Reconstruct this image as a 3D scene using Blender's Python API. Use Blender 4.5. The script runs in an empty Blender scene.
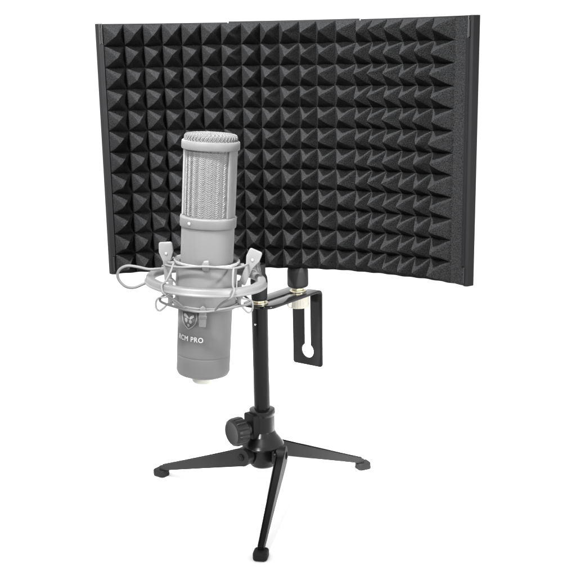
import bpy, bmesh, math, random
from mathutils import Vector, Matrix
from math import sin, cos, pi, radians, sqrt
random.seed(7)
scene = bpy.context.scene
col = scene.collection
HC = .548                      # height of the lens above the table

# ------------------------------------------------------------------ helpers
def tag(o, label=None, cat=None, group=None, kind=None):
    if label: o['label'] = label
    if cat: o['category'] = cat
    if group: o['group'] = group
    if kind: o['kind'] = kind
    return o

def thing(name, label, cat, loc=(0, 0, 0), rot=None):
    o = bpy.data.objects.new(name, None)
    o.empty_display_size = .02
    col.objects.link(o)
    o.location = loc
    if rot: o.rotation_euler = rot
    return tag(o, label, cat)

def obj(name, bm, mat, parent=None, smooth=40, bevel=None, seg=2):
    me = bpy.data.meshes.new(name)
    bmesh.ops.recalc_face_normals(bm, faces=bm.faces[:])
    bm.to_mesh(me); bm.free()
    o = bpy.data.objects.new(name, me)
    col.objects.link(o)
    if mat: me.materials.append(mat)
    if smooth:
        for p in me.polygons: p.use_smooth = True
        me.set_sharp_from_angle(angle=radians(smooth))
    if bevel:
        b = o.modifiers.new('bevel', 'BEVEL'); b.width = bevel; b.segments = seg
        b.limit_method = 'ANGLE'; b.angle_limit = radians(35); b.harden_normals = True
    if parent: o.parent = parent
    return o

def lathe(bm, prof, n=64, origin=(0, 0, 0), axis=(0, 0, 1), rad=None):
    """prof: (r, h) list; rad(angle, r) may modulate the radius"""
    ax = Vector(axis).normalized(); q = ax.to_track_quat('Z', 'Y').to_matrix() if abs(ax.z) < .9999 else Matrix.Identity(3)
    O = Vector(origin); rings = []
    p2 = [prof[0]]
    for a, b in zip(prof, prof[1:]):           # hold the shading of long segments at their ends
        ln = sqrt((a[0] - b[0]) ** 2 + (a[1] - b[1]) ** 2)
        if ln > .004 and a[0] > 1e-6 and b[0] > 1e-6:
            for e in (.0004 / ln, 1 - .0004 / ln): p2.append((a[0] + (b[0] - a[0]) * e, a[1] + (b[1] - a[1]) * e))
        p2.append(b)
    prof = p2
    for r, h in prof:
        ring = []
        if r < 1e-6:
            ring = [bm.verts.new(O + q @ Vector((0, 0, h)))] * n
        else:
            for i in range(n):
                a = 2 * pi * i / n
                rr = rad(a, r) if rad else r
                ring.append(bm.verts.new(O + q @ Vector((rr * cos(a), rr * sin(a), h))))
        rings.append(ring)
    for A, B in zip(rings, rings[1:]):
        for i in range(n):
            j = (i + 1) % n
            vs = []
            for v in (A[i], A[j], B[j], B[i]):
                if v not in vs: vs.append(v)
            if len(vs) > 2:
                try: bm.faces.new(vs)
                except ValueError: pass
    for R, (r, h) in ((rings[0], prof[0]), (rings[-1], prof[-1])):
        if r > 1e-6:
            try: bm.faces.new(R)
            except ValueError: pass
    return bm

def ring_solid(bm, prof, n=96, origin=(0, 0, 0)):
    """closed section revolved about z"""
    O = Vector(origin); R = []
    for i in range(n):
        a = 2 * pi * i / n
        R.append([bm.verts.new(O + Vector((r * cos(a), r * sin(a), h))) for r, h in prof])
    m = len(prof)
    for i in range(n):
        A, B = R[i], R[(i + 1) % n]
        for k in range(m):
            bm.faces.new((A[k], B[k], B[(k + 1) % m], A[(k + 1) % m]))
    return bm

def rrect(cx, cy, w, h, r, k=4):
    P = []
    for sx, sy, a0 in ((1, 1, 0), (-1, 1, 90), (-1, -1, 180), (1, -1, 270)):
        for i in range(k + 1):
            a = radians(a0 + 90 * i / k)
            P.append((cx + sx * (w / 2 - r) + r * cos(a), cy + sy * (h / 2 - r) + r * sin(a)))
    return P

def catmull(P, n=10, closed=False):
    P = [Vector(p) for p in P]; N = len(P); out = []
    g = (lambda i: P[i % N]) if closed else (lambda i: P[i] if 0 <= i < N else (2 * P[0] - P[1] if i < 0 else 2 * P[-1] - P[-2]))
    for i in range(N if closed else N - 1):
        a, b, c, d = g(i - 1), g(i), g(i + 1), g(i + 2)
        for k in range(n):
            t = k / n
            out.append(.5 * ((2 * b) + (c - a) * t + (2 * a - 5 * b + 4 * c - d) * t * t + (3 * b - a - 3 * c + d) * t ** 3))
    if not closed: out.append(P[-1])
    return out

def tube(bm, pts, r, n=12, closed=False):
    pts = [Vector(p) for p in pts]; N = len(pts); rings = []
    up = None
    for i, p in enumerate(pts):
        a = pts[(i - 1) % N] if (closed or i > 0) else p
        b = pts[(i + 1) % N] if (closed or i < N - 1) else p
        t = (b - a).normalized()
        if up is None:
            up = Vector((0, 0, 1)) if abs(t.z) < .9 else Vector((1, 0, 0))
        x = t.cross(up).normalized(); up = x.cross(t).normalized()
        rr = r(i / (N - 1)) if callable(r) else r
        rings.append([bm.verts.new(p + rr * (cos(2 * pi * k / n) * x + sin(2 * pi * k / n) * up)) for k in range(n)])
    for i in range(N if closed else N - 1):
        A, B = rings[i], rings[(i + 1) % N]
        for k in range(n):
            bm.faces.new((A[k], A[(k + 1) % n], B[(k + 1) % n], B[k]))
    if not closed:
        bm.faces.new(rings[0]); bm.faces.new(rings[-1])
    return bm

def prism(bm, poly, M, h0, h1):
    """2-D polygon extruded from h0 to h1, placed by matrix M"""
    A = [bm.verts.new(M @ Vector((x, y, h0))) for x, y in poly]
    B = [bm.verts.new(M @ Vector((x, y, h1))) for x, y in poly]
    n = len(poly)
    bm.faces.new(A[::-1]); bm.faces.new(B)
    for i in range(n):
        bm.faces.new((A[i], A[(i + 1) % n], B[(i + 1) % n], B[i]))
    return bm

def frame(o, x, y, z):
    m = Matrix.Identity(4)
    for i, v in enumerate((x, y, z)):
        for k in range(3): m[k][i] = v[k]
    for k in range(3): m[k][3] = o[k]
    return m

# ------------------------------------------------------------------ materials
def mat(name, base, rough=.5, metal=0., spec=.5, noise=None, bump=None, sheen=0, coat=0, sss=0, rvar=0):
    m = bpy.data.materials.new(name); m.use_nodes = True
    nt = m.node_tree; N = nt.nodes; L = nt.links
    b = N['Principled BSDF']
    b.inputs['Base Color'].default_value = (*base, 1)
    b.inputs['Roughness'].default_value = rough
    b.inputs['Metallic'].default_value = metal
    b.inputs['Specular IOR Level'].default_value = spec
    b.inputs['Sheen Weight'].default_value = sheen
    b.inputs['Sheen Roughness'].default_value = .6
    b.inputs['Coat Weight'].default_value = coat
    if sss:
        b.inputs['Subsurface Weight'].default_value = sss
        b.inputs['Subsurface Radius'].default_value = (1, 1, 1)
        b.inputs['Subsurface Scale'].default_value = .04
    tc = N.new('ShaderNodeTexCoord')
    if noise:                                  # (scale, low factor, high factor)
        sc, lo, hi = noise
        n = N.new('ShaderNodeTexNoise'); n.inputs['Scale'].default_value = sc; n.inputs['Detail'].default_value = 3
        L.new(tc.outputs['Object'], n.inputs['Vector'])
        r = N.new('ShaderNodeMapRange'); r.inputs['From Min'].default_value = .3; r.inputs['From Max'].default_value = .7
        r.inputs['To Min'].default_value = lo; r.inputs['To Max'].default_value = hi
        L.new(n.outputs['Fac'], r.inputs['Value'])
        v = N.new('ShaderNodeVectorMath'); v.operation = 'SCALE'; v.inputs[0].default_value = base
        L.new(r.outputs['Result'], v.inputs['Scale']); L.new(v.outputs['Vector'], b.inputs['Base Color'])
    if rvar:
        n2 = N.new('ShaderNodeTexNoise'); n2.inputs['Scale'].default_value = 55; n2.inputs['Detail'].default_value = 5
        L.new(tc.outputs['Object'], n2.inputs['Vector'])
        r2 = N.new('ShaderNodeMapRange'); r2.inputs['To Min'].default_value = rough - rvar; r2.inputs['To Max'].default_value = rough + rvar
        L.new(n2.outputs['Fac'], r2.inputs['Value']); L.new(r2.outputs['Result'], b.inputs['Roughness'])
    if bump:                                   # (scale, strength, distance)
        n3 = N.new('ShaderNodeTexNoise'); n3.inputs['Scale'].default_value = bump[0]; n3.inputs['Detail'].default_value = 4
        L.new(tc.outputs['Object'], n3.inputs['Vector'])
        bp = N.new('ShaderNodeBump'); bp.inputs['Strength'].default_value = bump[1]; bp.inputs['Distance'].default_value = bump[2]
        L.new(n3.outputs['Fac'], bp.inputs['Height']); L.new(bp.outputs['Normal'], b.inputs['Normal'])
    return m

FOAM = mat('charcoal_foam', (.0096, .0097, .0100), 1., spec=.0, noise=(1000, .35, 1.9), bump=(900, 1., .0009))
BLACK = mat('black_powder_coat', (.005, .005, .0055), .5, spec=.12, bump=(1500, .25, .0002), rvar=.08)
SATIN = mat('black_satin_steel', (.005, .005, .0055), .25, spec=.2, rvar=.06, bump=(600, .06, .0002))
GLOSSP = mat('black_gloss_bracket', (.014, .0145, .015), .22, spec=.7, rvar=.05)
FLAP = mat('dark_zinc_bracket', (.006, .006, .0065), .15, spec=.28, rvar=.05, bump=(500, .03, .0002))
RUBBER = mat('black_rubber', (.0095, .0095, .010), .6, spec=.15, bump=(900, .3, .0002))
KNOBM = mat('charcoal_plastic', (.011, .011, .0115), .42, spec=.25, bump=(1200, .25, .0002))
LEGM = mat('charcoal_cast_metal', (.009, .009, .0095), .4, spec=.22, bump=(1400, .2, .0002), rvar=.08)
HUBM = mat('black_cast_hub', (.0045, .0045, .005), .24, spec=.28, bump=(900, .1, .0002), rvar=.07)
BRASS = mat('brass_washer', (.52, .48, .36), .3, metal=.8, rvar=.08)
CREAM = mat('cream_nut', (.42, .405, .35), .45, spec=.4, noise=(120, .9, 1.06))
EDGE = mat('painted_glint', (.035, .035, .036), .35, spec=.5)  # lighter tone painted in for the glint along the slot edges
STEEL = mat('bright_screw', (.75, .75, .75), .25, metal=1)
MIC = mat('pale_grey_body', (.070, .070, .070), .62, spec=.15, sss=1, rvar=.05, bump=(1800, .1, .0001))
MIC2 = mat('pale_grey_trim', (.054, .054, .054), .6, spec=.18, sss=1, rvar=.05)
MESHM = mat('pale_woven_wire', (.066, .066, .066), .6, spec=.2, rvar=.1)
MOUNT = mat('pale_grey_mount', (.074, .074, .074), .45, spec=.25, sss=.4, rvar=.06)
BANDM = mat('pale_elastic', (.085, .085, .085), .7, spec=.2)
MARK = mat('silver_mark', (.12, .12, .12), .55, spec=.2)
WHITE = mat('white_print', (.30, .30, .30), .5, spec=.3)
CONN = mat('cream_connector', (.34, .335, .31), .35, spec=.5)
CORE = mat('pale_grille_core', (.05, .05, .05), .7, spec=.2)
GROUND = mat('white_table', (.95, .95, .95), .8, spec=.1)

# ------------------------------------------------------------------ surface
bm = bmesh.new()
bmesh.ops.create_grid(bm, x_segments=1, y_segments=1, size=60)
tag(obj('ground', bm, GROUND, smooth=0), kind='structure')

# ------------------------------------------------------------------ foam shield
PLAN = [(-.2165, 1.2225), (-.16, 1.236), (-.10, 1.244), (-.03, 1.2445), (.036, 1.2325), (.0986, 1.207), (.1665, 1.162), (.1897, 1.140), (.2075, 1.118)]
C2 = [Vector((v[0], v[1])) for v in catmull([(x, y, 0) for x, y in PLAN], 60)]
SS = [0]
for a, b in zip(C2, C2[1:]): SS.append(SS[-1] + (b - a).length)
SHO = Vector((.0125, 1.250, .282))     # base of the shield: its mounting post
def plan(s, off=0):
    """point on the shield's plan at arc length s, off metres towards its front"""
    i = 0
    if s <= 0: i = 0
    elif s >= SS[-1]: i = len(SS) - 2
    else:
        lo, hi = 0, len(SS) - 1
        while hi - lo > 1:
            m = (lo + hi) // 2
            if SS[m] <= s: lo = m
            else: hi = m
        i = lo
    t = (s - SS[i]) / (SS[i + 1] - SS[i])
    p = C2[i].lerp(C2[i + 1], t)
    a, b = C2[max(0, i - 22)], C2[min(len(C2) - 1, i + 23)]
    d = (b - a).normalized()
    n = Vector((d.y, -d.x))
    return p + n * off
Z0, ZH = .2825, .2965
shield = thing('foam_shield', 'large curved charcoal pyramid foam panel with black metal back, standing behind the pale microphone', 'acoustic shield', SHO)
def shv(p2, z): return Vector((p2.x - SHO.x, p2.y - SHO.y, z - SHO.z))

SC = [.0063, .0302, .0527, .0749, .0979, .1209, .1445, .1682, .1908, .2135, .2371, .2581, .2812, .307, .327, .3459, .3662, .3851, .4051, .4335]
SEND = .4525
NR = 12; K = 14; D = .0290
bm = bmesh.new()
us = []                                   # (s, column, u in -1..1)
for c in range(len(SC) - 1):
    for k in range(K):
        us.append((SC[c] + (SC[c + 1] - SC[c]) * k / K, c, -1 + 2 * k / K))
us.append((SC[-1], None, 1)); 
for k in range(1, 4): us.append((SC[-1] + (SEND - SC[-1]) * k / 3, None, 1))
colj = [(random.uniform(-.15, .15)) for _ in SC]
jit = {}
for c in range(len(SC)):
    for r in range(NR):
        jit[c, r] = (colj[c] + random.uniform(-.14, .14), random.uniform(-.16, .16), random.uniform(.88, 1.06))
grid = []
for (s, c, u) in us:
    colv = []
    for q in range(NR * K + 1):
        r = min(q // K, NR - 1); v = -1 + 2 * (q - r * K) / K
        h = 0; ds = 0; dzz = 0
        if c is not None:
            pu, pv, a = jit[c, r]
            wgt = (1 - abs(u)) * (1 - abs(v))
            ds = pu * wgt * (SC[c + 1] - SC[c]) / 2; dzz = pv * wgt * ZH / NR / 2
            t = max(abs(u), abs(v))
            t = (abs(u) ** 14 + abs(v) ** 14) ** (1 / 14) if t < .999 else t
            core = 1 - (sqrt(t * t + .008) - .0894) / (sqrt(1.008) - .0894)
            h = D * a * max(0, core) ** 1.0 if t < .999 else 0
        z = Z0 + ZH * q / (NR * K)
        p = plan(s + ds, h)
        wob = .00035 * sin(s * 310 + z * 190) + .00025 * sin(z * 530 - s * 120)
        pz = z + dzz + (wob if 0 < q < NR * K else wob * .8)
        colv.append(bm.verts.new(shv(p, pz)))
    grid.append(colv)
for i, (A, B) in enumerate(zip(grid, grid[1:])):
    for q in range(NR * K):
        flip = ((i % K) < K // 2) == ((q % K) < K // 2)
        if flip:
            bm.faces.new((A[q], B[q], B[q + 1])); bm.faces.new((A[q], B[q + 1], A[q + 1]))
        else:
            bm.faces.new((A[q], B[q], A[q + 1])); bm.faces.new((B[q], B[q + 1], A[q + 1]))
# back and sides, closing the foam into a slab
back = []
for A, (s, c, u) in zip(grid, us):
    p = plan(s, -.0085)
    back.append((bm.verts.new(shv(p, Z0)), bm.verts.new(shv(p, Z0 + ZH))))
for i in range(len(grid) - 1):
    bm.faces.new((back[i][0], back[i][1], back[i + 1][1], back[i + 1][0]))
    bm.faces.new((grid[i][0], back[i][0], back[i + 1][0], grid[i + 1][0]))
    bm.faces.new((grid[i][-1], grid[i + 1][-1], back[i + 1][1], back[i][1]))
bm.faces.new([back[0][0]] + grid[0] + [back[0][1]])
bm.faces.new([back[-1][0]] + grid[-1] + [back[-1][1]])
obj('foam', bm, FOAM, shield, smooth=24)

def plate_strip(bm, s0, s1, o0, o1, z0, z1, n=24):
    R = []
    for i in range(n + 1):
        s = s0 + (s1 - s0) * i / n
        R.append([bm.verts.new(shv(plan(s, o), z)) for o, z in ((o0, z0), (o1, z0), (o1, z1), (o0, z1))])
    for A, B in zip(R, R[1:]):
        for k in range(4): bm.faces.new((A[k], B[k], B[(k + 1) % 4], A[(k + 1) % 4]))
    bm.faces.new(R[0]); bm.faces.new(R[-1])
for s0, s1, dz in ((.0005, .1521, .0006), (.1535, .3075, .0016), (.3089, .4565, .0008)):
    bm = bmesh.new()
    plate_strip(bm, s0, s1, -.0102, -.0088, Z0 - .0002, Z0 + ZH + dz + .0006)
    obj('back_panel', bm, BLACK, shield, bevel=.0004)
# end channels that wrap round the foam's two ends
ZT = Z0 + ZH + .0012; ZB = Z0 - .0004
def channel(name, pts, th, z0, z1, m=None):
    """open plan polyline given thickness th, extruded z0..z1"""
    bm = bmesh.new(); L = []; Rr = []
    for i, p in enumerate(pts):
        a = pts[max(0, i - 1)]; b = pts[min(len(pts) - 1, i + 1)]
        d = (b - a).normalized(); n = Vector((-d.y, d.x))
        L.append(p + n * th / 2); Rr.append(p - n * th / 2)
    poly = L + Rr[::-1]
    A = [bm.verts.new(shv(p, z0)) for p in poly]; B = [bm.verts.new(shv(p, z1)) for p in poly]
    bm.faces.new(A[::-1]); bm.faces.new(B)
    for i in range(len(poly)): bm.faces.new((A[i], A[(i + 1) % len(poly)], B[(i + 1) % len(poly)], B[i]))
    return obj(name, bm, m or BLACK, shield, bevel=min(.0005, th * .3))
r_pts = [plan(.4532, .0003), plan(.4560, .0003), plan(.4575, -.001), plan(.4582, -.0095), plan(.4570, -.0112)]
channel('end_channel', r_pts, .0013, ZB, ZT)
channel('edge_lip', [plan(.4495, .0011), plan(.4538, .0015)], .0009, Z0 + .0225, Z0 + ZH - .0225)
l_pts = [plan(.0058, .0012), plan(.0012, -.0002), plan(-.0012, -.0045), plan(-.0010, -.0105), plan(.0004, -.0112)]
channel('end_channel', l_pts, .0013, ZB, ZT)
channel('edge_lip', [plan(.0062, .0024), plan(.0030, .0014)], .0009, Z0 + .0225, Z0 + ZH - .0225)
# slots in the channel's corners: dark strips, plus light strips painting in the edge highlight
for z0_, z1_ in ((Z0 + ZH - .0215, Z0 + ZH - .0035), (Z0 + .0035, Z0 + .0215)):
    channel('corner_slot', [plan(.4536, .0022), plan(.4556, .0022)], .0007, z0_, z1_, RUBBER)
    channel('corner_slot', [plan(.0030, .0022), plan(.0046, .0026)], .0007, z0_, z1_, RUBBER)
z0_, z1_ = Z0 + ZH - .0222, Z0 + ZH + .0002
channel('glint_strip', [plan(.4528, .0020), plan(.4534, .0023)], .0010, z0_, z1_, EDGE)
channel('glint_strip', [plan(.0048, .0024), plan(.0054, .0026)], .0010, z0_, z1_, EDGE)
channel('glint_strip', [plan(.0020, .0018), plan(.0026, .0020)], .0010, z0_, z1_, EDGE)
# post below the shield
bm = bmesh.new()
lathe(bm, [(0, .0010), (.0115, .0010), (.0122, 0), (.0130, -.004), (.0132, -.021), (.0126, -.0235), (.0110, -.0245), (0, -.0245)], 48,
      origin=(0, -.004, 0), rad=lambda a, r: r * (1 + .006 * cos(a * 24)) if r > .012 else r)
obj('mounting_post', bm, RUBBER, shield)
bm = bmesh.new()
lathe(bm, [(0, -.0245), (.0042, -.0245), (.0042, -.0440), (0, -.0440)], 24, origin=(0, -.004, 0))
obj('threaded_stud', bm, BRASS, shield)

# ------------------------------------------------------------------ bracket
PZ = .2500                              # top of the plate
Lx = Vector((.585, .811, 0)).normalized(); Wx = Vector((Lx.y, -Lx.x, 0))
PO = Vector((-.0345, 1.186, 0))         # pole axis
br = thing('mounting_bracket', 'black slotted steel bracket bent down into a keyhole flap between the stand and the shield', 'bracket', (PO.x, PO.y, PZ))
bm = bmesh.new()
LB, LBEND, LTOT = -.014, .0985, .0985 + .099
RAD = .006; TH = .003; W2 = .0225
def bend(l, w):
    if l < LBEND - RAD: p = Lx * l; z = 0.
    elif l < LBEND - RAD + RAD * pi / 2:
        a = (l - (LBEND - RAD)) / RAD; p = Lx * (LBEND - RAD + RAD * sin(a)); z = -RAD * (1 - cos(a))
    else: p = Lx * LBEND; z = -RAD - (l - (LBEND - RAD + RAD * pi / 2))
    q = p + Wx * (w + .0016)
    return Vector((q.x, q.y, z))
ls = []; l = LB
while l < LTOT + 1e-6:
    ls.append(l); l += .0004
KEY = LTOT - .0195
def half(l):
    r = .0075
    e = min(l - LB, LTOT - l)
    cr_ = .0145 if l - LB < .03 else .004
    if e < cr_: return W2 - cr_ + sqrt(max(0, cr_ ** 2 - (cr_ - e) ** 2))
    return W2
def slot(l):
    s = 0; a, b = -.005, KEY
    if a < l < b: s = .0030 + (.0052 - .0030) * min(1, max(0, (l - .080) / .01))
    if a < l < a + .003: s = sqrt(max(0, .003 ** 2 - (a + .003 - l) ** 2))
    d = abs(l - KEY)
    if d < .0095: s = max(s, sqrt(.0095 ** 2 - d * d))
    return s
rows = []
for l in ls:
    h = max(half(l), .001); s = min(slot(l), h - .001)
    rows.append((s, [bm.verts.new(bend(l, w)) for w in (-h, -(h + s) / 2, -max(s, 1e-5), max(s, 1e-5), (h + s) / 2, h)]))
for (s0, A), (s1, B) in zip(rows, rows[1:]):
    for k in range(5):
        if k == 2 and (s0 > 1e-4 or s1 > 1e-4): continue
        bm.faces.new((A[k], A[k + 1], B[k + 1], B[k]))
bmesh.ops.remove_doubles(bm, verts=bm.verts[:], dist=4e-5)
pl = obj('slotted_plate', bm, FLAP, br, smooth=50)
sm = pl.modifiers.new('solid', 'SOLIDIFY'); sm.thickness = TH; sm.offset = 0
bv = pl.modifiers.new('bevel', 'BEVEL'); bv.width = .0005; bv.segments = 2; bv.limit_method = 'ANGLE'; bv.angle_limit = radians(50)
KN = Vector((SHO.x, SHO.y - .004, 0)) - Vector((PO.x, PO.y, 0))
def hexp(r, n=6, ph=0): return [(r * cos(2 * pi * i / n + ph), r * sin(2 * pi * i / n + ph)) for i in range(n)]
for at in (KN, Vector((0, 0, 0))):
    bm = bmesh.new(); lathe(bm, [(0, .0017), (.0105, .0017), (.0107, .0022), (.0105, .0031), (0, .0031)], 40, origin=at)
    obj('washer', bm, BRASS, br)
    bm = bmesh.new(); prism(bm, hexp(.0078, 6, .3), Matrix.Translation(at), .0032, .0062)
    obj('hex_nut', bm, BRASS, br, bevel=.0005, smooth=20)
bm = bmesh.new()
lathe(bm, [(0, -.0018), (.0118, -.0018), (.0136, -.003), (.0138, -.0165), (.0128, -.0185), (0, -.0185)], 72, origin=KN,
      rad=lambda a, r: r * (1 + .018 * cos(a * 24)) if r > .0125 else r)
obj('thumb_nut', bm, CREAM, br)

# ------------------------------------------------------------------ tripod stand
st = thing('tripod_stand', 'small black table tripod with short pole, clamp knob and three splayed legs', 'tripod stand', (PO.x, PO.y, 0))
bm = bmesh.new()
lathe(bm, [(0, .050), (.0098, .050), (.0098, .2465), (.0092, .2476), (0, .2476)], 48)
obj('pole', bm, SATIN, st)
bm = bmesh.new(); lathe(bm, [(0, 0), (.0014, 0), (.0012, .0008), (0, .001)], 16, origin=(-.0052, -.0084, .2275), axis=(-.5, -.86, 0))
obj('rivet', bm, STEEL, st)
# adapter above the plate
bm = bmesh.new()
lathe(bm, [(0, .256), (.0088, .256), (.0095, .258), (.0104, .279), (.0098, .284), (.0080, .288), (.0080, .300), (0, .301)], 48)
obj('swivel_adapter', bm, RUBBER, st)
# hub
def hubrad(a, r): return r
bm = bmesh.new()
lathe(bm, [(0, .1190), (.0122, .1190), (.0156, .1178), (.0162, .1150), (.0158, .1120), (.0150, .1105), (.0150, .0905), (.0180, .0850), (.0245, .0760), (.0262, .0728), (.0258, .0708), (.0205, .0690), (.0175, .0680), (.0165, .0470), (.0150, .0452), (0, .0452)], 72)
obj('hub', bm, HUBM, st, smooth=35)
# clamp block that carries the knob, and the slit collar
kd = Vector((-.80, -.60, 0)).normalized(); ks = Vector((0, 0, 1)).cross(kd)
bm = bmesh.new()
prism(bm, rrect(0, 0, .020, .031, .003), frame((0, 0, .1000), ks, Vector((0, 0, 1)), kd), .004, .0205)
obj('clamp_block', bm, BLACK, st, bevel=.001)
bm = bmesh.new()
lathe(bm, [(0, .0215), (.0085, .0215), (.0085, .028), (.0150, .029), (.0170, .0305), (.0175, .033), (.0175, .041), (.0166, .0442), (.0140, .0460), (.0100, .0454), (0, .0448)], 96,
      origin=Vector((0, 0, .0970)), axis=kd, rad=lambda a, r: r * (1 - .045 * max(0, cos(a * 14)) ** 4) if r > .0140 else r)
obj('clamp_knob', bm, KNOBM, st, smooth=30)
# three legs in a pinwheel: each starts beside the hub and runs to its foot
FR = .1565
for az in (-90.2, 151.5, 33.5):
    a = radians(az); d = Vector((cos(a), sin(a), 0)); t = Vector((-d.y, d.x, 0))
    P0 = d * .0135 + t * .0232 + Vector((0, 0, .0640)); P1 = d * FR + Vector((0, 0, .0105))
    dirh = Vector((P1.x - P0.x, P1.y - P0.y, 0)); LL = dirh.length; dx = dirh.normalized(); ty = Vector((-dx.y, dx.x, 0))
    # channel section along the leg: two tapered webs and a floor
    bm = bmesh.new()
    def topz(k): return .0735 + (.0150 - .0735) * k ** .96
    def botz(k): return .0500 + (.0075 - .0500) * k
    n = 20
    for side in (-1, 1):
        R = []
        for i in range(n + 1):
            k = i / n; w = .0058 * (1 - k) + .0036 * k
            c = P0 + dx * (LL * k)
            y0 = side * w; y1 = side * (w - .0013)
            R.append([bm.verts.new(Vector((c.x, c.y, 0)) + ty * y + Vector((0, 0, z))) for y, z in ((y0, botz(k)), (y1, botz(k)), (y1, topz(k)), (y0, topz(k)))])
        for A, B in zip(R, R[1:]):
            for q in range(4): bm.faces.new((A[q], B[q], B[(q + 1) % 4], A[(q + 1) % 4]))
        bm.faces.new(R[0]); bm.faces.new(R[-1])
    R = []
    for i in range(n + 1):
        k = i / n; w = .0058 * (1 - k) + .0036 * k - .00132
        c = P0 + dx * (LL * k); zb = botz(k) + .0006; zt = topz(k) - .0045 * (1 - k) - .0012
        R.append([bm.verts.new(Vector((c.x, c.y, 0)) + ty * y + Vector((0, 0, z))) for y, z in ((-w, zb), (w, zb), (w, zt), (-w, zt))])
    for A, B in zip(R, R[1:]):
        for q in range(4): bm.faces.new((A[q], B[q], B[(q + 1) % 4], A[(q + 1) % 4]))
    bm.faces.new(R[0]); bm.faces.new(R[-1])
    # rounded lug round the pivot
    lug = [(.0118 * cos(radians(q)), .0118 * sin(radians(q))) for q in range(0, 360, 15)]
    prism(bm, lug, frame(P0 + Vector((0, 0, -.0022)), dx, Vector((0, 0, 1)), ty), -.00575, .00575)
    leg = obj('leg', bm, LEGM if az > 0 else BLACK, st, bevel=.0004, smooth=30)  # front leg takes the blacker material: its shade put into the colour
    bm = bmesh.new()
    pc = P0 + Vector((0, 0, -.0022))
    lathe(bm, [(0, -.0082), (.0026, -.0082), (.0030, -.0085), (.0042, -.0088), (.0060, -.0084), (.0062, -.0056), (0, -.0050)][::-1], 32, origin=pc, axis=-ty * -1)
    obj('pivot_bolt', bm, SATIN, leg)
    bm = bmesh.new()
    prism(bm, hexp(.0030), frame(pc, dx, Vector((0, 0, 1)), ty), .0050, .0076)
    prism(bm, hexp(.0046), frame(pc, dx, Vector((0, 0, 1)), ty), .0056, .0072)
    obj('pivot_nut', bm, SATIN, leg)
    bm = bmesh.new()
    pol = rrect(0, 0, .0190, .0165, .005, 6)
    prism(bm, pol, frame(Vector((P1.x, P1.y, 0)), dx, ty, Vector((0, 0, 1))), 0, .0095)
    obj('rubber_foot', bm, RUBBER, leg, bevel=.0022, seg=4)
    # connection from hub to lug
    bm = bmesh.new()
    q0 = t * .008 + d * .006; m = (P0 + Vector((q0.x, q0.y, P0.z))) / 2
    dd = (Vector((P0.x, P0.y, 0)) - q0); ln = dd.length - .007; dn = dd.normalized()
    prism(bm, rrect(0, 0, .010, .020, .002), frame(Vector((q0.x, q0.y, .060)), Vector((-dn.y, dn.x, 0)), Vector((0, 0, 1)), dn), 0, ln)
    obj('hub_lug', bm, HUBM, st, bevel=.0008)

# ------------------------------------------------------------------ microphone
MO = Vector((-.0903, 1.10, HC - .247)); TILT = radians(3.9)
mic = thing('studio_microphone', 'pale grey side address studio microphone with woven wire grille, upright in the shock mount', 'microphone', MO, (0, TILT, 0))
bm = bmesh.new()
lathe(bm, [(0, -.1085), (.0240, -.1085), (.0285, -.1070), (.0300, -.1035), (.0300, -.0850), (.0296, -.0845), (.0296, -.0838), (.0300, -.0833), (.0300, -.030), (.0290, -.0285), (.0290, .0610), (0, .0610)], 96)
obj('body', bm, MIC, mic)
bm = bmesh.new()
lathe(bm, [(0, .0600), (.0292, .0600), (.0306, .0606), (.0309, .0618), (.0309, .0705), (.0304, .0718), (.0285, .0722), (0, .0722)], 96)
obj('lower_band', bm, MIC2, mic)
bm = bmesh.new()
ring_solid(bm, [(.0272, .1445), (.0300, .1440), (.0313, .1448), (.0315, .1465), (.0315, .1510), (.0311, .1530), (.0300, .1537), (.0272, .1535)])
obj('upper_band', bm, MIC2, mic)
# grille: rails at the two sides, backing cylinder, woven wires
FA = radians(-90 - 10)                   # the grille window faces a little left
bm = bmesh.new()
lathe(bm, [(0, .0722), (.0262, .0722), (.0262, .1450), (0, .1450)], 64)
core = obj('grille_core', bm, CORE, mic)
for sgn in (1, -1):
    bm = bmesh.new(); n = 14; c0 = FA + sgn * radians(90); hw = radians(32 if sgn > 0 else 24)
    R = []
    for i in range(n + 1):
        a = c0 - hw + 2 * hw * i / n
        R.append([bm.verts.new((r * cos(a), r * sin(a), z)) for r, z in ((.0265, .0715), (.0292, .0715), (.0292, .1448), (.0265, .1448))])
    for A, B in zip(R, R[1:]):
        for k in range(4): bm.faces.new((A[k], B[k], B[(k + 1) % 4], A[(k + 1) % 4]))
    bm.faces.new(R[0]); bm.faces.new(R[-1])
    obj('grille_rail', bm, MIC, mic, bevel=.0006)
def stitch(bm, p, ex, ey, ez, a, b, c):
    """small six-sided bead: one visible piece of woven wire"""
    V = []
    for u, v in ((-1, 0), (-.55, .8), (.55, .8), (1, 0), (.55, -.8), (-.55, -.8)):
        V.append(bm.verts.new(p + ex * u * a + ey * v * b))
    T = [bm.verts.new(p + ex * u * a * .62 + ey * v * b * .5 + ez * c) for u, v in ((-1, 0), (-.45, .8), (.45, .8), (1, 0), (.45, -.8), (-.45, -.8))]
    for i in range(6): bm.faces.new((V[i], V[(i + 1) % 6], T[(i + 1) % 6], T[i]))
    bm.faces.new(T)
ncol = 15; RR = .0268
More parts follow.
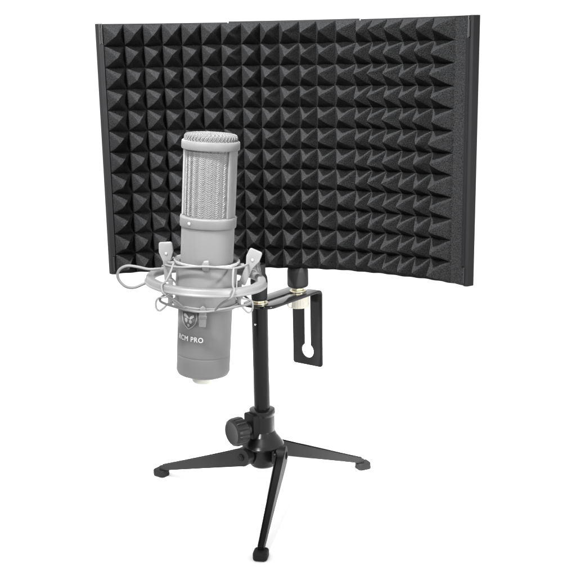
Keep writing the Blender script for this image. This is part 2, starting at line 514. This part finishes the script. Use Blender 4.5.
for side in (0, 1):
    bm = bmesh.new()
    for i in range(ncol):
        a = FA + side * pi + radians(-64 + 128 * (i + .5) / ncol)
        er = Vector((cos(a), sin(a), 0)); et = Vector((-sin(a), cos(a), 0)); ez = Vector((0, 0, 1))
        m = 33
        for j in range(m):
            z = .0735 + (.1442 - .0735) * (j + .5) / m
            grp = (i // 1) % 2
            th_ = radians((38 if grp else -38) + random.uniform(-9, 9))
            ex = et * cos(th_) + ez * sin(th_); ey = -et * sin(th_) + ez * cos(th_)
            stitch(bm, er * (RR - .0006 + random.uniform(-.0002, .0001)) + ez * (z + random.uniform(-.0002, .0002)) + et * random.uniform(-.0002, .0002), ex, ey, er, .00225, .00068, .0007 * random.uniform(.85, 1.1))
    obj('grille_mesh', bm, MESHM, mic, smooth=50)
# slit behind the wires so the weave has a mesh to sit on
bm = bmesh.new()
lathe(bm, [(0, .1530), (.0283, .1530), (.0281, .1572), (.0276, .1588), (.0255, .1600), (.0150, .1606), (0, .1609)], 72)
dome = obj('grille_cap', bm, CORE, mic)
bm = bmesh.new()
prof = [(.0285, .1542), (.0285, .1556), (.0285, .1570), (.0281, .1583), (.0272, .1594), (.0259, .1600), (.0243, .1603), (.0226, .1605), (.0208, .1607), (.0189, .1608), (.0170, .1609), (.0150, .1610), (.0130, .1611), (.0110, .1611), (.009, .1612), (.007, .1612), (.005, .1612), (.003, .1612)]
for k, (r, z) in enumerate(prof):
    m = max(6, int(2 * pi * r / .0021))
    nz = Vector((1, 0, .0)) if k < 3 else None
    for i in range(m):
        a = 2 * pi * (i + .5 * (k % 2)) / m
        er = Vector((cos(a), sin(a), 0)); et = Vector((-sin(a), cos(a), 0))
        k2 = min(max(k, 1), len(prof) - 2)
        dr = prof[k2 + 1][0] - prof[k2 - 1][0]; dz = prof[k2 + 1][1] - prof[k2 - 1][1]
        tn = (er * dr + Vector((0, 0, dz))).normalized(); nn = (er * dz - Vector((0, 0, dr))).normalized()
        th_ = radians(40 if (i + k) % 2 else -40)
        ex = et * cos(th_) + tn * sin(th_); ey = -et * sin(th_) + tn * cos(th_)
        stitch(bm, er * r + Vector((0, 0, z)) - nn * .0003, ex, ey, nn, .0011, .00046, .0008 * random.uniform(.8, 1.1))
obj('cap_mesh', bm, MESHM, dome, smooth=50)
# screw on the lower band
def mic_at(adeg, r, z):
    a = radians(-90 + adeg); return Vector((r * cos(a), r * sin(a), z)), Vector((cos(a), sin(a), 0)), Vector((-sin(a), cos(a), 0))
p, er, et = mic_at(-37, .0306, .0658)
bm = bmesh.new(); lathe(bm, [(0, .0002), (.0020, .0002), (.0020, .0008), (.0014, .0014), (0, .0016)], 24, origin=p, axis=er)
obj('screw', bm, MARK, mic)
# connector
bm = bmesh.new()
lathe(bm, [(0, -.1084), (.0118, -.1084), (.0118, -.1125), (.0124, -.1130), (.0124, -.1165), (.0112, -.1185), (.0085, -.1190), (.0082, -.1160), (0, -.1160)], 64)
obj('cable_connector', bm, CONN, mic)
# badge: a shield with raised rim, and inner mark
def wrap(x, y, r, adeg, zc):
    a = radians(-90 + adeg) + x / r
    return Vector((r * cos(a), r * sin(a), zc + y))
SHP = [(-.0098, .0085), (-.0050, .0092), (0, .0100), (.0050, .0092), (.0098, .0085), (.0098, .0020), (.0084, -.0032), (.0050, -.0072), (0, -.0105), (-.0050, -.0072), (-.0084, -.0032), (-.0098, .0020)]
BA, BZ = -31, -.0398
def wrapped_poly(bm, P, r0, r1, adeg, zc):
    A = [bm.verts.new(wrap(x, y, .030, adeg, zc) * 1) for x, y in P]
    def rad_(v, r):
        l = sqrt(v.x ** 2 + v.y ** 2); return Vector((v.x * r / l, v.y * r / l, v.z))
    B = [bm.verts.new(rad_(v.co, r1)) for v in A]
    for v in A: v.co = rad_(v.co, r0)
    n = len(P)
    bm.faces.new(B)
    for i in range(n): bm.faces.new((A[i], A[(i + 1) % n], B[(i + 1) % n], B[i]))
def dens(P, k=5):
    o = []
    for i in range(len(P)):
        a, b = P[i], P[(i + 1) % len(P)]
        for q in range(k): o.append((a[0] + (b[0] - a[0]) * q / k, a[1] + (b[1] - a[1]) * q / k))
    return o
bm = bmesh.new(); wrapped_poly(bm, SHP, .0298, .0305, BA, BZ)
bmesh.ops.triangulate(bm, faces=bm.faces[:])
badge = obj('badge', bm, MIC2, mic, smooth=30)
bm = bmesh.new()
pts = [wrap(x, y, .0306, BA, BZ) for x, y in dens(SHP, 4)]
tube(bm, pts, .00055, 8, closed=True)
obj('badge_rim', bm, MARK, badge)
bm = bmesh.new()
G = [[(-.0065, .0062), (-.0040, .0068), (-.0010, .0040), (.0002, .0012), (-.0016, .0018), (-.0036, .0040), (-.0068, .0040)],
     [(.0062, .0066), (.0066, .0040), (.0040, .0030), (.0022, .0004), (.0006, .0020), (.0028, .0048)],
     [(-.0052, .0010), (-.0028, .0018), (-.0012, -.0008), (-.0018, -.0034), (-.0044, -.0026)],
     [(.0006, -.0006), (.0026, .0002), (.0046, -.0018), (.0034, -.0042), (.0012, -.0036)],
     [(-.0014, -.0046), (.0012, -.0046), (.0016, -.0066), (0, -.0080), (-.0016, -.0066)]]
for P in G: wrapped_poly(bm, P, .0303, .0311, BA, BZ)
bmesh.ops.triangulate(bm, faces=bm.faces[:])
obj('badge_mark', bm, MARK, badge, smooth=0)
# lettering, wrapped round the body
cu = bpy.data.curves.new('lettering', 'FONT'); cu.body = 'RCM PRO'; cu.size = .0080; cu.space_character = 1.12; cu.align_x = 'CENTER'; cu.align_y = 'CENTER'; cu.offset = 0; cu.extrude = .0001; cu.resolution_u = 4
to = bpy.data.objects.new('tmp_text', cu); col.objects.link(to)
bpy.context.view_layer.update()
me = bpy.data.meshes.new_from_object(to.evaluated_get(bpy.context.evaluated_depsgraph_get()))
bpy.data.objects.remove(to)
bm = bmesh.new(); bm.from_mesh(me); bpy.data.meshes.remove(me)
bmesh.ops.subdivide_edges(bm, edges=[e for e in bm.edges if e.calc_length() > .002], cuts=2)
base_geo = bm.verts[:] + bm.edges[:] + bm.faces[:]
sets = [(bm.verts[:], -.00016, -.00008, 0)]
for dx_, dy_, hh in ((.00016, -.00008, .00004), (0, .00014, .00008)):
    g = bmesh.ops.duplicate(bm, geom=base_geo)['geom']
    sets.append(([v for v in g if isinstance(v, bmesh.types.BMVert)], dx_, dy_, hh))
for vs, dx_, dy_, hh in sets:
    for v in vs:
        hgt = .03012 + hh + (v.co.z + .0001) * .9
        w = wrap((v.co.x + dx_) * .90, v.co.y + dy_, .030, -30, -.0617); l = sqrt(w.x ** 2 + w.y ** 2)
        v.co = Vector((w.x * hgt / l, w.y * hgt / l, w.z))
obj('lettering', bm, WHITE, mic, smooth=0)

# ------------------------------------------------------------------ shock mount
sk = thing('shock_mount', 'pale grey ring shaped shock mount with elastic bands around the microphone', 'shock mount', MO, (0, TILT, 0))
bm = bmesh.new()
ring_solid(bm, [(.0576, .0030), (.0584, .0038), (.0600, .0041), (.0640, .0040), (.0654, .0034), (.0660, .0022), (.0662, -.0010), (.0668, -.0018), (.0676, -.0024), (.0677, -.0036), (.0668, -.0043), (.0640, -.0044), (.0590, -.0038), (.0578, -.0028), (.0574, -.0010)], 128)
obj('outer_ring', bm, MOUNT, sk, smooth=60)
bm = bmesh.new()
ring_solid(bm, [(.0300, .0190), (.0330, .0188), (.0352, .0200), (.0366, .0218), (.0362, .0232), (.0345, .0228), (.0322, .0212), (.0300, .0212)], 96)
ring_solid(bm, [(.0302, -.0300), (.0350, -.0285), (.0364, -.0262), (.0360, -.0238), (.0340, -.0245), (.0302, -.0262)], 96)
ring_solid(bm, [(.0304, -.0270), (.0338, -.0262), (.0336, .0205), (.0304, .0205)], 96)
obj('inner_basket', bm, MOUNT, sk, smooth=45)
UP = [(-178, .0475, .0405), (-88, .0405, .0290), (6, .0455, .0350), (94, .0440, .0380)]
upt = []
for az, r, zt in UP:
    a = radians(az); er = Vector((cos(a), sin(a), 0)); et = Vector((1, 0, 0)); ea = Vector((-sin(a), cos(a), 0))
    small = az == -88
    w = .0052 if small else .0082
    # ear: head wider than stem, leaning out
    lean = Vector((0, 0, 1)) + er * (.38 if az == 6 else .10); lean.normalize(); et = (et - lean * et.dot(lean)).normalized()
    base = er * (r - .006) + Vector((0, 0, -.004 if not small else .017))
    hgt = (zt - base.z) / lean.z
    if small: P = [(-.003, 0), (.003, 0), (.0042, hgt * .45), (.0030, hgt), (-.0022, hgt * .95), (-.0042, hgt * .5)]
    else: P = [(-.0040, 0), (.0040, 0), (.0042, hgt * .52), (.0080, hgt * .76), (.0074, hgt - .001), (.006, hgt), (-.006, hgt), (-.0074, hgt - .001), (-.0080, hgt * .76), (-.0042, hgt * .52)]
    n_ = et.cross(lean).normalized()
    bm = bmesh.new(); prism(bm, P, frame(base, et, lean, n_), -.0022, .0022)
    # arm tying the ear to the basket
    prism(bm, rrect(0, 0, .0060, .0040, .0012, 3), frame(er * .033 + Vector((0, 0, .0190 if small else .0175)), ea, Vector((0, 0, 1)), er), 0, r - .006 - .031)
    obj('upper_clip', bm, MOUNT, sk, bevel=.0009)
    tip = base + lean * (hgt * .5)
    upt.append(tip + er * .003)
    if not small:
        bm = bmesh.new(); lathe(bm, [(0, .0005), (.0017, .0005), (.0014, .0013), (0, .0016)], 20, origin=base + lean * hgt * .72 + (n_ if n_.y < 0 else -n_) * .002, axis=(n_ if n_.y < 0 else -n_))
        obj('clip_screw', bm, MARK, sk)
LOW = [(-176, .0500, -.0300), (-90, .0370, -.0330), (4, .0480, -.0290), (92, .046, -.03)]
for az, r, zt in LOW:
    a = radians(az); er = Vector((cos(a), sin(a), 0)); et = Vector((-sin(a), cos(a), 0))
    bm = bmesh.new()
    if az == -90:
        prism(bm, rrect(0, 0, .0075, .0140, .0008), frame(er * .0345 + Vector((0, 0, -.0370)), et, Vector((0, 0, 1)), er), 0, .0035)
        prism(bm, rrect(0, 0, .0088, .0040, .0008), frame(er * .0345 + Vector((0, 0, -.0330)), et, Vector((0, 0, 1)), er), .0002, .0048)
        prism(bm, [(-.0042, 0), (.0042, 0), (.0030, .0080), (0, .0105), (-.0030, .0080)], frame(er * .0352 + Vector((0, 0, -.0310)), et, Vector((0, 0, 1)), er), 0, .0028)
    else:
        # open hook: a loop of rod hanging off a short arm
        c = er * (r - .001) + Vector((0, 0, zt + .001))
        L = [(-.0130, .0085), (-.004, .0075), (.0030, .0060), (.0056, .0015), (.0050, -.0055), (.0015, -.0082), (-.0030, -.0050), (-.0080, .0005), (-.0140, .0020)]
        tube(bm, catmull([c + er * x + Vector((0, 0, z)) for x, z in L], 6), .0011, 10)
        prism(bm, rrect(0, 0, .0060, .0300, .0012, 3), frame(er * (r - .0135) + Vector((0, 0, -.0150)), et, Vector((0, 0, 1)), er), 0, .0050)
    obj('lower_clip', bm, MOUNT, sk, bevel=.0006)
# elastic bands: zigzag from the ears to the ring
def band(pts, r=.00105, n=8):
    tube(bm, catmull(pts, n), r, 10)
def rp(az, r, z): return Vector((r * cos(radians(az)), r * sin(radians(az)), z))
bm = bmesh.new()
E = {az: p for (az, _, _), p in zip(UP, upt)}
seq = [(-178, .0150), (-133, .0190), (-88, .0235), (-41, .0200), (6, .0190), (50, None), (94, .0180), (138, None)]
loop = []
for i, (az, z) in enumerate(seq):
    nx = seq[(i + 1) % len(seq)]
    loop.append(rp(az, .0405 if az in (-88, -133, -41) else .0455, z) if z is not None else rp(az, .0505 if az > -60 or az < -140 else .0470, .0108 if az < 0 else .0090))
tube(bm, catmull(loop, 10, closed=True), .0013, 10, closed=True)
obj('upper_elastic', bm, BANDM, sk)
bm = bmesh.new()
loop = []
for az, r, z in ((-176, .0505, -.0245), (-133, .0440, -.0245), (-92, .0385, -.0270), (-41, .0450, -.022), (4, .0500, -.0240), (50, .047, -.020), (92, .0470, -.0240), (138, .047, -.021)): loop.append(rp(az, r, z))
tube(bm, catmull(loop, 10, closed=True), .0013, 10, closed=True)
obj('lower_elastic', bm, BANDM, sk)
for az in (-62, -128, 36, 140):                        # verticals crossing the ring
    bm = bmesh.new()
    q_ = 1 if az != -128 else -1
    L = [rp(az + 22 * q_, .0400, .0205), rp(az + 12 * q_, .0480, .0130), rp(az + 4 * q_, .0600, .0062), rp(az + 2 * q_, .0672, .0040), rp(az, .0692, -.0010), rp(az - 2 * q_, .0680, -.0052), rp(az - 6 * q_, .0560, -.0130), rp(az - 10 * q_, .0430, -.0235)]
    tube(bm, catmull(L, 8), .0012, 10)
    obj('elastic_strand', bm, BANDM, sk)
# slack loop of band at the left
bm = bmesh.new()
L = [(-.0500, -.010, .0120), (-.0620, -.014, .0118), (-.0740, -.016, .0142), (-.0850, -.016, .0148), (-.0930, -.014, .0105), (-.0962, -.012, .0035), (-.0940, -.010, -.0040), (-.0870, -.010, -.0100), (-.0780, -.010, -.0105), (-.0690, -.010, -.0065), (-.0630, -.010, -.0030)]
tube(bm, catmull(L, 10), .0015, 12)
obj('elastic_loop', bm, BANDM, sk)
# arm from the ring to the stand's swivel
Mi = Matrix.Translation(MO) @ Matrix.Rotation(TILT, 4, 'Y'); Mi = Mi.inverted()
tgt = Mi @ Vector((PO.x - .002, PO.y - .010, .296)); ra = math.atan2(tgt.y, tgt.x)
s0 = Vector((cos(ra) * .064, sin(ra) * .064, 0))
bm = bmesh.new()
tube(bm, [s0, s0.lerp(tgt, .5), tgt], .0062, 20)
obj('swivel_arm', bm, MOUNT, sk, bevel=.0008)
bm = bmesh.new()
lathe(bm, [(0, -.004), (.0090, -.004), (.0098, -.003), (.0098, .003), (.0090, .004), (0, .004)], 40, origin=tgt, axis=(.6, -.1, .15))
obj('swivel_disc', bm, MOUNT, sk)

# ------------------------------------------------------------------ camera
F = 1018.77; TH_ = radians(13.2026); RO = radians(.98958)
X = Vector((1, 0, 0)); Dn = Vector((0, -sin(TH_), -cos(TH_))); Fw = Vector((0, cos(TH_), -sin(TH_)))
R_ = cos(RO) * X + sin(RO) * Dn; U_ = sin(RO) * X - cos(RO) * Dn
cam = bpy.data.cameras.new('camera'); co = bpy.data.objects.new('camera', cam); col.objects.link(co)
co.matrix_world = frame((0, 0, HC), R_, U_, -Fw)
cam.sensor_width = 36; cam.lens = F / 576 * 36; cam.clip_end = 500; cam.clip_start = .01
scene.camera = co

# ------------------------------------------------------------------ light
w = bpy.data.worlds.new('World'); scene.world = w; w.use_nodes = True
bg = w.node_tree.nodes['Background']; bg.inputs['Color'].default_value = (1, 1, 1, 1); bg.inputs['Strength'].default_value = 1.38
def aim(o, loc, to):
    col.objects.link(o); o.location = loc
    o.rotation_euler = (Vector(to) - Vector(loc)).to_track_quat('-Z', 'Y').to_euler()
def spot(name, loc, to, power, radius, ang, blend=.5):
    l = bpy.data.lights.new(name, 'SPOT'); l.energy = power; l.shadow_soft_size = radius; l.spot_size = radians(ang); l.spot_blend = blend
    aim(bpy.data.objects.new(name, l), loc, to)
def soft(name, loc, to, power, sx, sy, spread=180):
    l = bpy.data.lights.new(name, 'AREA'); l.energy = power; l.shape = 'RECTANGLE'; l.size = sx; l.size_y = sy; l.spread = radians(spread)
    aim(bpy.data.objects.new(name, l), loc, to)
spot('key_lamp', (-.45, .18, 2.10), (0, 1.25, .46), 1450, .12, 19, .6)
spot('mic_fill', (.95, .25, .50), (-.09, 1.10, .34), 200, .15, 19, .5)
spot('front_lamp', (-.62, -.12, 1.12), (.03, 1.2, .47), 300, .18, 25, .55)

scene.view_settings.view_transform = 'Standard'; scene.view_settings.look = 'None'
scene.view_settings.exposure = 0; scene.view_settings.gamma = 1
scene.render.engine = 'CYCLES'
scene.cycles.max_bounces = 6
scene.render.film_transparent = False
